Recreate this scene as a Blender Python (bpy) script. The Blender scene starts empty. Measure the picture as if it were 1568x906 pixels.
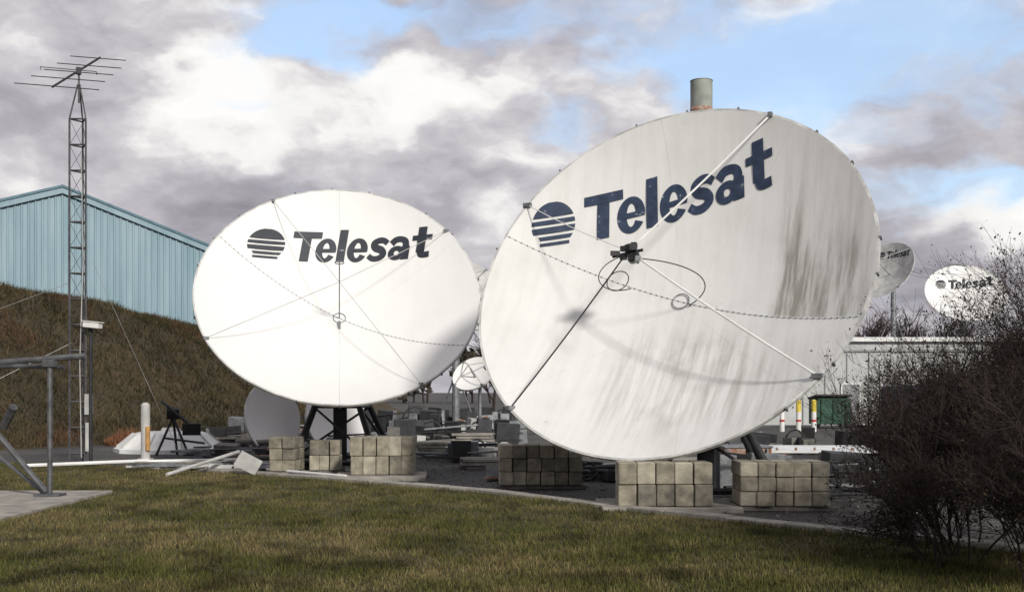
import bpy, math, random
import numpy as np
from mathutils import Vector, Matrix
random.seed(7); rng=np.random.default_rng(7)
scene=bpy.context.scene
COL=scene.collection
R=math.radians

# ---------------------------------------------------------------- materials
def nt_new(name):
    m=bpy.data.materials.new(name); m.use_nodes=True
    nt=m.node_tree; b=nt.nodes['Principled BSDF']
    return m,nt,b
def ramp(nt,fac,stops):
    r=nt.nodes.new('ShaderNodeValToRGB'); e=r.color_ramp.elements
    while len(e)<len(stops): e.new(0.5)
    for i,(p,c) in enumerate(stops):
        e[i].position=p; e[i].color=(c[0],c[1],c[2],1)
    nt.links.new(fac,r.inputs[0]); return r.outputs[0]
def noise(nt,vec,scale,detail=4,rough=.55):
    n=nt.nodes.new('ShaderNodeTexNoise'); n.inputs['Scale'].default_value=scale
    n.inputs['Detail'].default_value=detail; n.inputs['Roughness'].default_value=rough
    if vec is not None: nt.links.new(vec,n.inputs['Vector'])
    return n.outputs['Fac']
def mth(nt,op,a,b=None,c=None,clamp=False):
    n=nt.nodes.new('ShaderNodeMath'); n.operation=op; n.use_clamp=clamp
    for i,v in enumerate((a,b,c)):
        if v is None: continue
        if isinstance(v,(int,float)): n.inputs[i].default_value=v
        else: nt.links.new(v,n.inputs[i])
    return n.outputs[0]
def vmul(nt,vec,s,add=(0,0,0)):
    n=nt.nodes.new('ShaderNodeVectorMath'); n.operation='MULTIPLY_ADD'
    nt.links.new(vec,n.inputs[0]); n.inputs[1].default_value=s; n.inputs[2].default_value=add
    return n.outputs[0]
def mixc(nt,f,a,b):
    n=nt.nodes.new('ShaderNodeMix'); n.data_type='RGBA'
    for k,v in ((0,f),(6,a),(7,b)):
        if isinstance(v,(int,float)): n.inputs[k].default_value=v
        elif isinstance(v,tuple): n.inputs[k].default_value=(v[0],v[1],v[2],1)
        else: nt.links.new(v,n.inputs[k])
    return n.outputs[2]
def coord(nt,which='Object'):
    return nt.nodes.new('ShaderNodeTexCoord').outputs[which]
def bump(nt,b,h,strength=.4,dist=.02):
    n=nt.nodes.new('ShaderNodeBump'); n.inputs['Strength'].default_value=strength
    n.inputs['Distance'].default_value=dist
    nt.links.new(h,n.inputs['Height']); nt.links.new(n.outputs[0],b.inputs['Normal'])
def mat(name,c1,c2=None,scale=4,rough=.7,metal=0,bmp=.2,detail=4):
    m,nt,b=nt_new(name)
    if c2 is None: c2=tuple(x*.7 for x in c1)
    co=coord(nt)
    f=noise(nt,co,scale,detail,.6)
    nt.links.new(ramp(nt,f,[(.35,c2),(.65,c1)]),b.inputs['Base Color'])
    b.inputs['Roughness'].default_value=rough; b.inputs['Metallic'].default_value=metal
    if bmp: bump(nt,b,noise(nt,co,scale*8,2),bmp,.01)
    return m
def attr_mat(name,rough=.85):
    m,nt,b=nt_new(name)
    a=nt.nodes.new('ShaderNodeAttribute'); a.attribute_name='Col'
    nt.links.new(a.outputs['Color'],b.inputs['Base Color'])
    b.inputs['Roughness'].default_value=rough
    b.inputs['Specular IOR Level'].default_value=.15
    return m

M={}
M['steel']=mat('galvanised_steel',(.26,.27,.28),(.13,.14,.15),6,.5,.5)
M['dark']=mat('dark_steel',(.035,.036,.04),(.018,.018,.02),5,.6,.2)
M['black']=mat('black_rubber',(.012,.012,.013),(.02,.02,.02),5,.6)
M['white']=mat('white_paint',(.78,.78,.76),(.62,.62,.60),2,.45,0,.05)
M['rim']=mat('rim_paint',(.62,.62,.60),(.34,.34,.32),3,.5,0,.05)
M['greywhite']=mat('weathered_paint',(.5,.5,.48),(.33,.33,.32),2,.6,0,.1)
M['rust']=mat('rusty_metal',(.24,.09,.04),(.36,.31,.27),7,.8)
M['orange']=mat('orange_paint',(.55,.28,.08),(.35,.2,.08),7,.8)
M['blockA']=mat('concrete_block_a',(.32,.29,.22),(.15,.135,.105),5,.95,0,.8)
M['blockB']=mat('concrete_block_b',(.22,.20,.155),(.10,.095,.08),6,.95,0,.8)
M['blockC']=mat('concrete_block_c',(.42,.385,.30),(.24,.22,.175),4,.95,0,.8)
M['conc']=mat('concrete',(.34,.32,.28),(.19,.18,.16),3,.95,0,.5)
M['wood']=mat('weathered_wood',(.19,.18,.165),(.09,.085,.075),5,.9)
M['yellow']=mat('yellow_paint',(.75,.6,.08),(.6,.45,.05),4,.5)
M['red']=mat('red_paint',(.5,.04,.03),(.35,.03,.02),4,.5)
M['green']=mat('green_paint',(.015,.08,.045),(.012,.05,.03),3,.5)
M['blue']=mat('blue_paint',(.02,.04,.11),(.015,.03,.07),3,.5)
M['glass']=mat('window_glass',(.03,.04,.05),(.05,.06,.07),2,.1,0,0)
M['bark']=mat('bark',(.045,.03,.026),(.02,.014,.013),9,.95)
M['stack']=mat('chimney_paint',(.33,.35,.31),(.22,.235,.21),1.5,.8)
M['wallw']=mat('panel_wall',(.50,.51,.50),(.38,.39,.38),.6,.7,0,.05)
M['trimw']=mat('wall_trim',(.3,.31,.32),(.2,.2,.2),1,.6)

# ---------------------------------------------------------------- mesh builder
class MB:
    def __init__(s): s.v=[];s.f=[];s.m=[];s.uv=None
    def add(s,vs,fs,mi=0):
        o=len(s.v); s.v+= [tuple(v) for v in vs]; s.f+=[tuple(i+o for i in f) for f in fs]; s.m+=[mi]*len(fs)
    def box(s,c,size,rz=0,mi=0,rx=0,ry=0):
        hx,hy,hz=[d/2 for d in size]
        M3=Matrix.Rotation(rz,3,'Z')@Matrix.Rotation(ry,3,'Y')@Matrix.Rotation(rx,3,'X')
        c=Vector(c)
        vs=[c+M3@Vector((x,y,z)) for z in(-hz,hz) for y in(-hy,hy) for x in(-hx,hx)]
        s.add(vs,[(0,2,3,1),(4,5,7,6),(0,1,5,4),(2,6,7,3),(0,4,6,2),(1,3,7,5)],mi)
    def tube(s,p0,p1,r0,r1=None,n=8,mi=0,cap=True):
        p0=Vector(p0);p1=Vector(p1); r1=r0 if r1 is None else r1
        d=(p1-p0)
        if d.length<1e-6:return
        d.normalize(); a=d.orthogonal().normalized(); b=d.cross(a)
        vs=[]
        for p,r in((p0,r0),(p1,r1)):
            for i in range(n):
                t=2*math.pi*i/n; vs.append(p+a*(r*math.cos(t))+b*(r*math.sin(t)))
        fs=[(i,(i+1)%n,n+(i+1)%n,n+i) for i in range(n)]
        if cap: fs+=[tuple(range(n-1,-1,-1)),tuple(range(n,2*n))]
        s.add(vs,fs,mi)
    def path(s,pts,r,n=6,mi=0):
        for a,b in zip(pts[:-1],pts[1:]): s.tube(a,b,r,n=n,mi=mi)
    def obj(s,name,mats,parent=None,smooth=False,bevel=0):
        me=bpy.data.meshes.new(name); me.from_pydata(s.v,[],s.f)
        for m in mats: me.materials.append(m)
        if s.m: me.polygons.foreach_set('material_index',s.m)
        if smooth: me.polygons.foreach_set('use_smooth',[True]*len(s.f))
        me.update()
        o=bpy.data.objects.new(name,me); COL.objects.link(o)
        if parent: o.parent=parent; o.location=-Vector(parent.location)
        if bevel:
            b=o.modifiers.new('bevel','BEVEL'); b.width=bevel; b.segments=1
        return o
def empty(name,loc=(0,0,0)):
    e=bpy.data.objects.new(name,None); e.location=loc; COL.objects.link(e); e.empty_display_size=.3
    return e
def np_mesh(name,V,F,mats,cols=None,parent=None):
    me=bpy.data.meshes.new(name); n=len(V); m,k=F.shape
    me.vertices.add(n); me.vertices.foreach_set('co',V.astype(np.float32).ravel())
    me.loops.add(m*k); me.loops.foreach_set('vertex_index',F.astype(np.int32).ravel())
    me.polygons.add(m); me.polygons.foreach_set('loop_start',np.arange(0,m*k,k,dtype=np.int32))
    me.polygons.foreach_set('loop_total',np.full(m,k,dtype=np.int32))
    for mm in mats: me.materials.append(mm)
    me.update(calc_edges=True)
    if cols is not None:
        a=me.color_attributes.new('Col','FLOAT_COLOR','POINT')
        c4=np.ones((n,4),np.float32); c4[:,:3]=cols; a.data.foreach_set('color',c4.ravel())
    o=bpy.data.objects.new(name,me); COL.objects.link(o)
    if parent: o.parent=parent; o.location=-Vector(parent.location)
    return o

# ---------------------------------------------------------------- camera
cam=bpy.data.cameras.new('camera'); co=bpy.data.objects.new('camera',cam); COL.objects.link(co)
co.location=(0,0,1.8); co.rotation_euler=(R(90),0,0)
cam.lens=38.6; cam.sensor_width=36; cam.shift_y=.0937; cam.clip_end=5000
scene.camera=co

# ---------------------------------------------------------------- light / sky
SAZ,SEL=R(27),R(29)
s=Vector((math.sin(SAZ)*math.cos(SEL),-math.cos(SAZ)*math.cos(SEL),math.sin(SEL)))
sl=bpy.data.lights.new('sun','SUN'); so=bpy.data.objects.new('sun',sl); COL.objects.link(so)
sl.energy=3.5; sl.angle=R(6); sl.color=(1,.96,.89)
so.rotation_euler=s.to_track_quat('Z','Y').to_euler(); so.location=(10,-20,30)
w=bpy.data.worlds.new('World'); scene.world=w; w.use_nodes=True
nt=w.node_tree; bg=nt.nodes['Background']; bg.inputs[1].default_value=.1
sky=nt.nodes.new('ShaderNodeTexSky'); sky.sky_type='NISHITA'; sky.sun_disc=False
sky.sun_elevation=SEL; sky.sun_rotation=math.pi-SAZ
g=coord(nt,'Generated')
sp=nt.nodes.new('ShaderNodeSeparateXYZ'); nt.links.new(g,sp.inputs[0])
az=mth(nt,'ARCTAN2',sp.outputs[0],sp.outputs[1]); el=mth(nt,'ARCSINE',sp.outputs[2])
cb=nt.nodes.new('ShaderNodeCombineXYZ'); nt.links.new(az,cb.inputs[0]); nt.links.new(el,cb.inputs[1])
P0=vmul(nt,cb.outputs[0],(57.2958,57.2958,0))       # degrees
def warp(P,scale,amt,sy=1.7):
    n=nt.nodes.new('ShaderNodeTexNoise'); n.inputs['Scale'].default_value=scale; n.inputs['Detail'].default_value=4
    nt.links.new(vmul(nt,P,(1,sy,1)),n.inputs['Vector'])
    v=vmul(nt,n.outputs['Color'],(amt,amt*.7,0),(-amt/2,-amt*.35,0))
    a=nt.nodes.new('ShaderNodeVectorMath'); a.operation='ADD'
    nt.links.new(P,a.inputs[0]); nt.links.new(v,a.inputs[1]); return a.outputs[0]
PW=warp(P0,.22,7)
def blob(c,r,gain=1.0):
    v=vmul(nt,PW,(1/r[0],1/r[1],0),(-c[0]/r[0],-c[1]/r[1],0))
    l=nt.nodes.new('ShaderNodeVectorMath'); l.operation='LENGTH'; nt.links.new(v,l.inputs[0])
    mr=nt.nodes.new('ShaderNodeMapRange'); mr.interpolation_type='SMOOTHERSTEP'
    nt.links.new(l.outputs['Value'],mr.inputs[0]); mr.inputs[1].default_value=0; mr.inputs[2].default_value=1.6
    mr.inputs[3].default_value=gain; mr.inputs[4].default_value=0
    return mr.outputs[0]
def total(lst):
    t=lst[0]
    for q in lst[1:]: t=mth(nt,'ADD',t,q)
    return t
n1=noise(nt,vmul(nt,PW,(1,2.2,1)),.12,6,.55)
n2=noise(nt,vmul(nt,PW,(1,1.9,1),(31,7,0)),.15,6,.52)
n3=noise(nt,vmul(nt,P0,(1,2.0,1),(3,77,0)),.5,4,.55)
blue=total([blob((-10.5,17.6),(5.0,2.2),.85),blob((-3,19),(6,1.6),.48),blob((9,17.2),(8.5,3.4),.58),blob((19,15.5),(9,4.6),.72),
            blob((3,13.6),(2.6,1.0),.45),blob((21,9.4),(6,1.4),.6),blob((12,12.2),(4,1.4),.4),blob((0,60),(60,22),.3)])
bf=mth(nt,'MULTIPLY_ADD',mth(nt,'SUBTRACT',n1,.5),1.7,blue)
mr=nt.nodes.new('ShaderNodeMapRange'); mr.interpolation_type='SMOOTHSTEP'; nt.links.new(bf,mr.inputs[0])
mr.inputs[1].default_value=.12; mr.inputs[2].default_value=.74; mr.inputs[3].default_value=0; mr.inputs[4].default_value=.9
br=total([blob((-15.6,13.6),(4.4,2.4),.42),blob((-7,15.0),(8,2.0),.38),blob((-26,9.6),(4,1.6),.32),blob((-14.3,16.0),(2,1.2),.28),
          blob((-1.5,9.0),(2.6,1.2),.26),blob((1,12.4),(4,1.2),.32),blob((14,13.2),(6,2),.3),blob((24,8.2),(5,1.2),.26),
          blob((-20,19),(9,3),.14),blob((18,18),(9,3),.28),blob((-9,9.5),(9,2.2),-.08),blob((-22,13),(5,2),-.05),blob((21,6.5),(8,1.5),-.10),blob((18,11.5),(4,1.2),-.08)])
sh=mth(nt,'ADD',mth(nt,'MULTIPLY_ADD',mth(nt,'SUBTRACT',n2,.5),1.1,.475),mth(nt,'MULTIPLY',mth(nt,'SUBTRACT',n3,.5),.30))
sh=mth(nt,'ADD',sh,br)
cl=ramp(nt,sh,[(.08,(.27,.255,.29)),(.4,(.455,.43,.47)),(.6,(.64,.62,.65)),(.77,(.92,.905,.885)),(.91,(1.0,.985,.965))])
cl10=vmul(nt,cl,(10,10,10))
skyb=vmul(nt,sky.outputs[0],(1.1,1.2,1.3),(2.6,3.2,3.9))
fin=mixc(nt,mr.outputs[0],cl10,skyb)
nt.links.new(fin,bg.inputs[0])

# ---------------------------------------------------------------- ground, lawn
def ground_mat():
    m,nt,b=nt_new('gravel_ground'); c=coord(nt)
    a=noise(nt,c,.35,4); d=noise(nt,c,14,5,.7)
    f=mth(nt,'ADD',mth(nt,'MULTIPLY',a,.5),mth(nt,'MULTIPLY',d,.5))
    nt.links.new(ramp(nt,f,[(.35,(.03,.029,.029)),(.5,(.055,.053,.051)),(.66,(.12,.115,.105))]),b.inputs['Base Color'])
    b.inputs['Roughness'].default_value=.95; bump(nt,b,d,.8,.03); return m
mb=MB(); mb.add([(-2500,-2500,0),(2500,-2500,0),(2500,2500,0),(-2500,2500,0)],[(0,1,2,3)])
mb.obj('ground',[ground_mat()])
def lawn_mat():
    m,nt,b=nt_new('lawn_soil'); c=coord(nt)
    a=noise(nt,c,.6,4); d=noise(nt,c,20,4,.7)
    f=mth(nt,'ADD',mth(nt,'MULTIPLY',a,.6),mth(nt,'MULTIPLY',d,.4))
    nt.links.new(ramp(nt,f,[(.35,(.034,.036,.015)),(.5,(.056,.05,.022)),(.65,(.09,.07,.035))]),b.inputs['Base Color'])
    b.inputs['Roughness'].default_value=1; bump(nt,b,d,.8,.04); return m
EDGE=[(-60,30),(-11.2,27.3),(-7,24.6),(-4.05,22.4),(-.5,19.3),(1.57,16.6),(3.0,15.0),(5.64,12.1),(12,6.5),(40,-12)]
mb=MB(); n=len(EDGE)
mb.add([(x,y,.03) for x,y in EDGE]+[(40,-60,.03),(-60,-60,.03)],[tuple(range(n+1,-1,-1))])
mb.obj('lawn',[lawn_mat()])
mb=MB(); E=EDGE[2:9]
for (x0,y0),(x1,y1) in zip(E[:-1],E[1:]):
    L=math.hypot(x1-x0,y1-y0); k=max(1,round(L/1.0)); a=math.atan2(y1-y0,x1-x0)
    for i in range(k):
        t=(i+.5)/k
        mb.box((x0+(x1-x0)*t-.0,y0+(y1-y0)*t+.13,.03+random.uniform(-.008,.008)),(L/k-.015,.28,.13),a)
mb.obj('kerb',[M['conc']],bevel=.012)
mb=MB()
mb.box((-9.9,17.1,.03),(5.8,4.3,.1)); mb.box((-15.8,17.1,.03),(5.96,4.3,.1)); mb.obj('concrete_pad',[M['conc']],bevel=.01)
mb=MB(); mb.box((-2.75,23.0,.03),(1.9,1.6,.1),.06); mb.box((2.4,17.1,.03),(2.1,1.5,.1),.0)
mb.obj('footing_slab',[M['conc']],bevel=.01)

def lawn_edge_y(x):
    xs=[p[0] for p in EDGE]; ys=[p[1] for p in EDGE]; return np.interp(x,xs,ys)
def vnoise(x,y,s,seed):
    r=np.random.default_rng(seed); G=r.random((64,64))
    u=(x*s)%64; v=(y*s)%64; i=u.astype(int); j=v.astype(int); fu=u-i; fv=v-j
    fu=fu*fu*(3-2*fu); fv=fv*fv*(3-2*fv); i2=(i+1)%64; j2=(j+1)%64
    return (G[i%64,j%64]*(1-fu)*(1-fv)+G[i2,j%64]*fu*(1-fv)+G[i%64,j2]*(1-fu)*fv+G[i2,j2]*fu*fv)
def blades(name,x,y,z,h,wd,col,parent=None,lean=.5):
    n=len(x); t=rng.random(n)*2*math.pi; l=rng.random(n)*lean*h; t2=rng.random(n)*2*math.pi
    V=np.zeros((n,3,3)); dx=np.cos(t)*wd/2; dy=np.sin(t)*wd/2
    V[:,0]=np.stack([x-dx,y-dy,z-.005],1); V[:,1]=np.stack([x+dx,y+dy,z-.005],1)
    V[:,2]=np.stack([x+np.cos(t2)*l,y+np.sin(t2)*l,z+h],1)
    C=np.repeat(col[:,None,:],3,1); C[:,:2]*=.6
    return np_mesh(name,V.reshape(-1,3),np.arange(n*3).reshape(-1,3),[GM],C.reshape(-1,3),parent)
GM=attr_mat('grass_blades')
N=330000
y=8+19.5*rng.random(N)**1.3; x=(rng.random(N)*2-1)*(y*.52+1.2)
ok=(y<lawn_edge_y(x)-.02)&~((x<-6.95)&(y>14.9)&(y<19.3)); x=x[ok];y=y[ok]
a=.35*vnoise(x+40,y,.45,1)+.35*vnoise(x+40,y,1.5,2)+.3*vnoise(x+40,y,4.5,3)
f=np.clip((a-.41)*3.4+rng.normal(0,.30,len(x)),0,1)[:,None]
g1=np.array([.098,.104,.028]); g2=np.array([.245,.195,.088])
b2=np.clip((vnoise(x+70,y,2.6,21)-.58)*3,0,1)[:,None]
col=(g1*(1-f)+g2*f)*(.40+.95*rng.random((len(x),1)))*(1-.6*b2)
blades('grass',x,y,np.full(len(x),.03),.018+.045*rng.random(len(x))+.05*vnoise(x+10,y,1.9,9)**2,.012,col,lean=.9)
N=9000; x=-9+17*rng.random(N); y=14+22*rng.random(N); ok=y>lawn_edge_y(x)+.3; x,y=x[ok],y[ok]; n=len(x)
O=np.array([[1,0,0],[-1,0,0],[0,1,0],[0,-1,0],[0,0,1],[0,0,-1]],float); FO=np.array([[0,2,4],[2,1,4],[1,3,4],[3,0,4],[2,0,5],[1,2,5],[3,1,5],[0,3,5]])
sz=(.008+.03*rng.random((n,1,1))**2.5)*(.6+.8*rng.random((n,6,1)))
V=O[None]*sz; th=rng.random(n)*6.28; c1=np.cos(th)[:,None]; s1=np.sin(th)[:,None]
V=np.stack([V[...,0]*c1-V[...,1]*s1+x[:,None],V[...,0]*s1+V[...,1]*c1+y[:,None],V[...,2]*.7+.01],-1)
F=(np.arange(n)[:,None,None]*6+FO[None]).reshape(-1,3)
cc1=np.repeat((np.array([.2,.19,.175])*(.35+.9*rng.random((n,1))))[:,None,:],6,1).reshape(-1,3)
np_mesh('gravel_stones',V.reshape(-1,3),F,[attr_mat('stone')],cc1)

# ---------------------------------------------------------------- hill
def sm(t): t=np.clip(t,0,1); return t*t*(3-2*t)
def hill(x,y):
    crest=np.interp(x,[-60,-26,-21,-17.5,-15.6,-13.6,-11.8,-10.4,-9],[6.6,6.3,5.95,5.4,4.6,3.3,1.8,.6,0])
    toe=27.5+np.clip((x+20)*1.3,-1,14)
    h=crest*sm((y-toe)/16.0)
    return h+.35*(vnoise(x+100,y,.5,5)-.5)*np.clip(h,0,1)+.2*(vnoise(x+100,y,1.6,6)-.5)*np.clip(h,0,1)
xs=np.linspace(-60,-8.8,150); ys=np.linspace(26,95,170)
X,Y=np.meshgrid(xs,ys); Z=hill(X,Y)-.02
V=np.stack([X.ravel(),Y.ravel(),Z.ravel()],1)
i,j=np.meshgrid(np.arange(169),np.arange(149),indexing='ij'); b0=(i*150+j).ravel()
F=np.stack([b0,b0+1,b0+151,b0+150],1)
def hillmat():
    m,nt,b=nt_new('dry_grass_hill'); c=coord(nt)
    a=noise(nt,c,.25,5); d=noise(nt,c,5,5,.7)
    f=mth(nt,'ADD',mth(nt,'MULTIPLY',a,.55),mth(nt,'MULTIPLY',d,.45))
    nt.links.new(ramp(nt,f,[(.35,(.032,.028,.015)),(.5,(.058,.045,.024)),(.65,(.10,.062,.034))]),b.inputs['Base Color'])
    b.inputs['Roughness'].default_value=1; bump(nt,b,d,1,.15); return m
hp=np_mesh('hill',V,F,[hillmat()])
N=135000
x=-30+21*rng.random(N); y=27+33*rng.random(N)**1.15; z=hill(x,y); ok=z>.05; x,y,z=x[ok],y[ok],z[ok]
a=.3*vnoise(x+50,y,.35,11)+.35*vnoise(x+50,y,1.2,12)+.35*vnoise(x+50,y,3.5,14)
f=np.clip((a-.42)*4.5+rng.normal(0,.2,len(x)),0,1)[:,None]
rd=np.clip((vnoise(x+80,y,.6,15)-.6)*4,0,1)[:,None]
col=(np.array([.046,.044,.019])*(1-f)+np.array([.135,.102,.052])*f)
col=(col*(1-rd*.6)+np.array([.15,.072,.04])*rd*.6)*(.35+.9*rng.random((len(x),1)))
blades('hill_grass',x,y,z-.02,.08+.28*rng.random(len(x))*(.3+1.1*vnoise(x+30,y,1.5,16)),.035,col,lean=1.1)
N=2500; t=rng.random(N)*6.28; r=rng.random(N)**.5
x=-12.9+.75*r*np.cos(t); y=37+.6*r*np.sin(t)
col=np.tile(np.array([.28,.13,.07]),(N,1))*(.4+.8*rng.random((N,1)))
blades('dry_shrub',x,y,hill(x,y),.2+.6*rng.random(N)*(1.05-r),.03,col,lean=.8)

# ---------------------------------------------------------------- barn
bx,by=-24.6,60.0; c_,s_=.866,.5
def bpnt(t,dep,z): return (bx+c_*t-s_*dep,by+s_*t+c_*dep,z)
def roofz(t): return 12.9-.34*abs(t)
barn=empty('metal_barn',(bx,by,0))
m_b,nb,bb=nt_new('blue_corrugated_steel'); cc=coord(nb)
nn=noise(nb,vmul(nb,cc,(1,1,.12)),1.4,5)
nb.links.new(ramp(nb,nn,[(.35,(.18,.28,.33)),(.65,(.255,.36,.41))]),bb.inputs['Base Color']); bb.inputs['Roughness'].default_value=.55
m_bt=mat('blue_roof_trim',(.08,.17,.22),(.05,.12,.16),2,.5)
mb=MB(); W=13.5; t=-W; pts=[]
while t<W:
    pts+= [(t,0),(t+.20,0),(t+.23,-.055),(t+.30,-.055),(t+.33,0)]; t+=.34
top=[bpnt(a,d,roofz(a)-.05) for a,d in pts]; bot=[bpnt(a,d,-.5) for a,d in pts]
k=len(pts); mb.add(top+bot,[(k+q,k+q+1,q+1,q) for q in range(k-1)])
for sgn in(-1,1):
    mb.add([bpnt(sgn*W,0,-.5),bpnt(sgn*W,30,-.5),bpnt(sgn*W,30,roofz(W)),bpnt(sgn*W,0,roofz(W))],[(0,1,2,3)])
mb.obj('walls',[m_b],barn)
mb=MB()
for sgn in(-1,1):
    A=[bpnt(0,-.25,12.95),bpnt(sgn*(W+.3),-.25,12.95-.34*(W+.3)),bpnt(sgn*(W+.3),30,12.95-.34*(W+.3)),bpnt(0,30,12.95)]
    B=[(p[0],p[1],p[2]+.14) for p in A]
    mb.add(A+B,[(0,1,2,3),(4,5,6,7),(0,1,5,4),(1,2,6,5),(2,3,7,6)])
    A=[bpnt(0,-.12,12.93),bpnt(sgn*(W+.1),-.12,12.93-.34*(W+.1)),bpnt(sgn*(W+.1),-.12,12.93-.34*(W+.1)-.3),bpnt(0,-.12,12.63)]
    B=[(p[0]+.05,p[1]-.05,p[2]) for p in A]
    mb.add(A+B,[(0,1,2,3),(4,5,6,7),(2,3,7,6)],1)
mb.obj('roof',[m_bt,m_b],barn)

# ---------------------------------------------------------------- dishes
def dish_mat(name,dirt):
    m,nt,b=nt_new(name)
    uv=nt.nodes.new('ShaderNodeUVMap').outputs[0]
    sp=nt.nodes.new('ShaderNodeSeparateXYZ'); nt.links.new(uv,sp.inputs[0]); U,Vv=sp.outputs[0],sp.outputs[1]
    if dirt>.8: base=mixc(nt,noise(nt,uv,1.6,4),(.64,.64,.62),(.74,.74,.72))
    else: base=mixc(nt,noise(nt,uv,1.6,4),(.68,.68,.66),(.77,.77,.755))
    fine=noise(nt,vmul(nt,uv,(14,1.3,1)),1.5,6,.65)
    pat=noise(nt,uv,2.4,6,.6)
    def stp(x,a,b_):
        q=nt.nodes.new('ShaderNodeMapRange'); q.interpolation_type='SMOOTHSTEP'; nt.links.new(x,q.inputs[0])
        q.inputs[1].default_value=a; q.inputs[2].default_value=b_; return q.outputs[0]
    def box(u0,u1,v0,v1,su,sv,sv2=None,Vq=None):
        Vq=Vq or Vv
        r=mth(nt,'MULTIPLY',stp(U,u0,u0+su),mth(nt,'SUBTRACT',1,stp(U,u1-su,u1)))
        r=mth(nt,'MULTIPLY',r,stp(Vq,v0,v0+(sv2 or sv)))
        return mth(nt,'MULTIPLY',r,mth(nt,'SUBTRACT',1,stp(Vq,v1-sv,v1)))
    st=nt.nodes.new('ShaderNodeMapRange'); nt.links.new(fine,st.inputs[0]); st.inputs[1].default_value=.42; st.inputs[2].default_value=.68
    pm=nt.nodes.new('ShaderNodeMapRange'); nt.links.new(pat,pm.inputs[0]); pm.inputs[1].default_value=.45; pm.inputs[2].default_value=.75
    d=mth(nt,'ADD',mth(nt,'MULTIPLY',st.outputs[0],.10*dirt),mth(nt,'MULTIPLY',pm.outputs[0],.18*dirt))
    if dirt>.8:
        Vs=mth(nt,'MULTIPLY_ADD',U,.306,Vv)   # height above the bolted seam
        m1=box(.48,1.02,.0,1.1,.05,.75,.015,Vs)
        m3=box(.46,.66,.0,.92,.07,.6,.015,Vs)
        m4=box(.52,1.0,.0,.66,.10,.5,.015,Vs)
        m2=box(-.35,.50,-.95,-.10,.18,.28)
        m5=box(.20,.98,-.85,-.01,.2,.3,.3,Vs)
        d=mth(nt,'ADD',d,mth(nt,'MULTIPLY',m1,mth(nt,'MULTIPLY',mth(nt,'ADD',st.outputs[0],.5),.20)))
        d=mth(nt,'ADD',d,mth(nt,'MULTIPLY',m3,mth(nt,'MULTIPLY',mth(nt,'ADD',st.outputs[0],.25),.42)))
        d=mth(nt,'ADD',d,mth(nt,'MULTIPLY',m4,mth(nt,'MULTIPLY',mth(nt,'ADD',st.outputs[0],.3),.50)))
        d=mth(nt,'ADD',d,mth(nt,'MULTIPLY',m5,mth(nt,'MULTIPLY',mth(nt,'ADD',st.outputs[0],.15),.26)))
        d=mth(nt,'ADD',d,mth(nt,'MULTIPLY',m2,mth(nt,'MULTIPLY',mth(nt,'ADD',st.outputs[0],pm.outputs[0]),.32)))
        pu=nt.nodes.new('ShaderNodeMapRange'); nt.links.new(noise(nt,uv,7,6,.7),pu.inputs[0]); pu.inputs[1].default_value=.64; pu.inputs[2].default_value=.72
        d=mth(nt,'ADD',d,mth(nt,'MULTIPLY',pu.outputs[0],.22))
    d=mth(nt,'MINIMUM',d,.85)
    nt.links.new(mixc(nt,d,base,(.20,.19,.155)),b.inputs['Base Color'])
    b.inputs['Roughness'].default_value=.55
    bump(nt,b,noise(nt,uv,3,2),.12,.03)
    return m
M['dishL']=dish_mat('dish_enamel',.35); M['dishR']=dish_mat('dish_enamel_stained',1.0)
M['dishback']=mat('dish_back',(.38,.38,.37),(.25,.25,.25),2,.6,0,.05)
def logo_mat(name,c1,worn,chip=(.4,.42,.45)):
    m,nt,b=nt_new(name); c=coord(nt)
    n_=noise(nt,c,6,7,.72)
    c2=tuple(a*2.0+.015*worn for a in c1)
    nt.links.new(ramp(nt,n_,[(.30,c1),(.56,c2),(.655-.05*worn,c2),(.69,chip)]),b.inputs['Base Color'])
    b.inputs['Roughness'].default_value=.6; return m
M['logoL']=logo_mat('logo_paint_black',(.005,.008,.014),.3)
M['logoR']=logo_mat('logo_paint_blue',(.004,.013,.034),.85)

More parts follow.
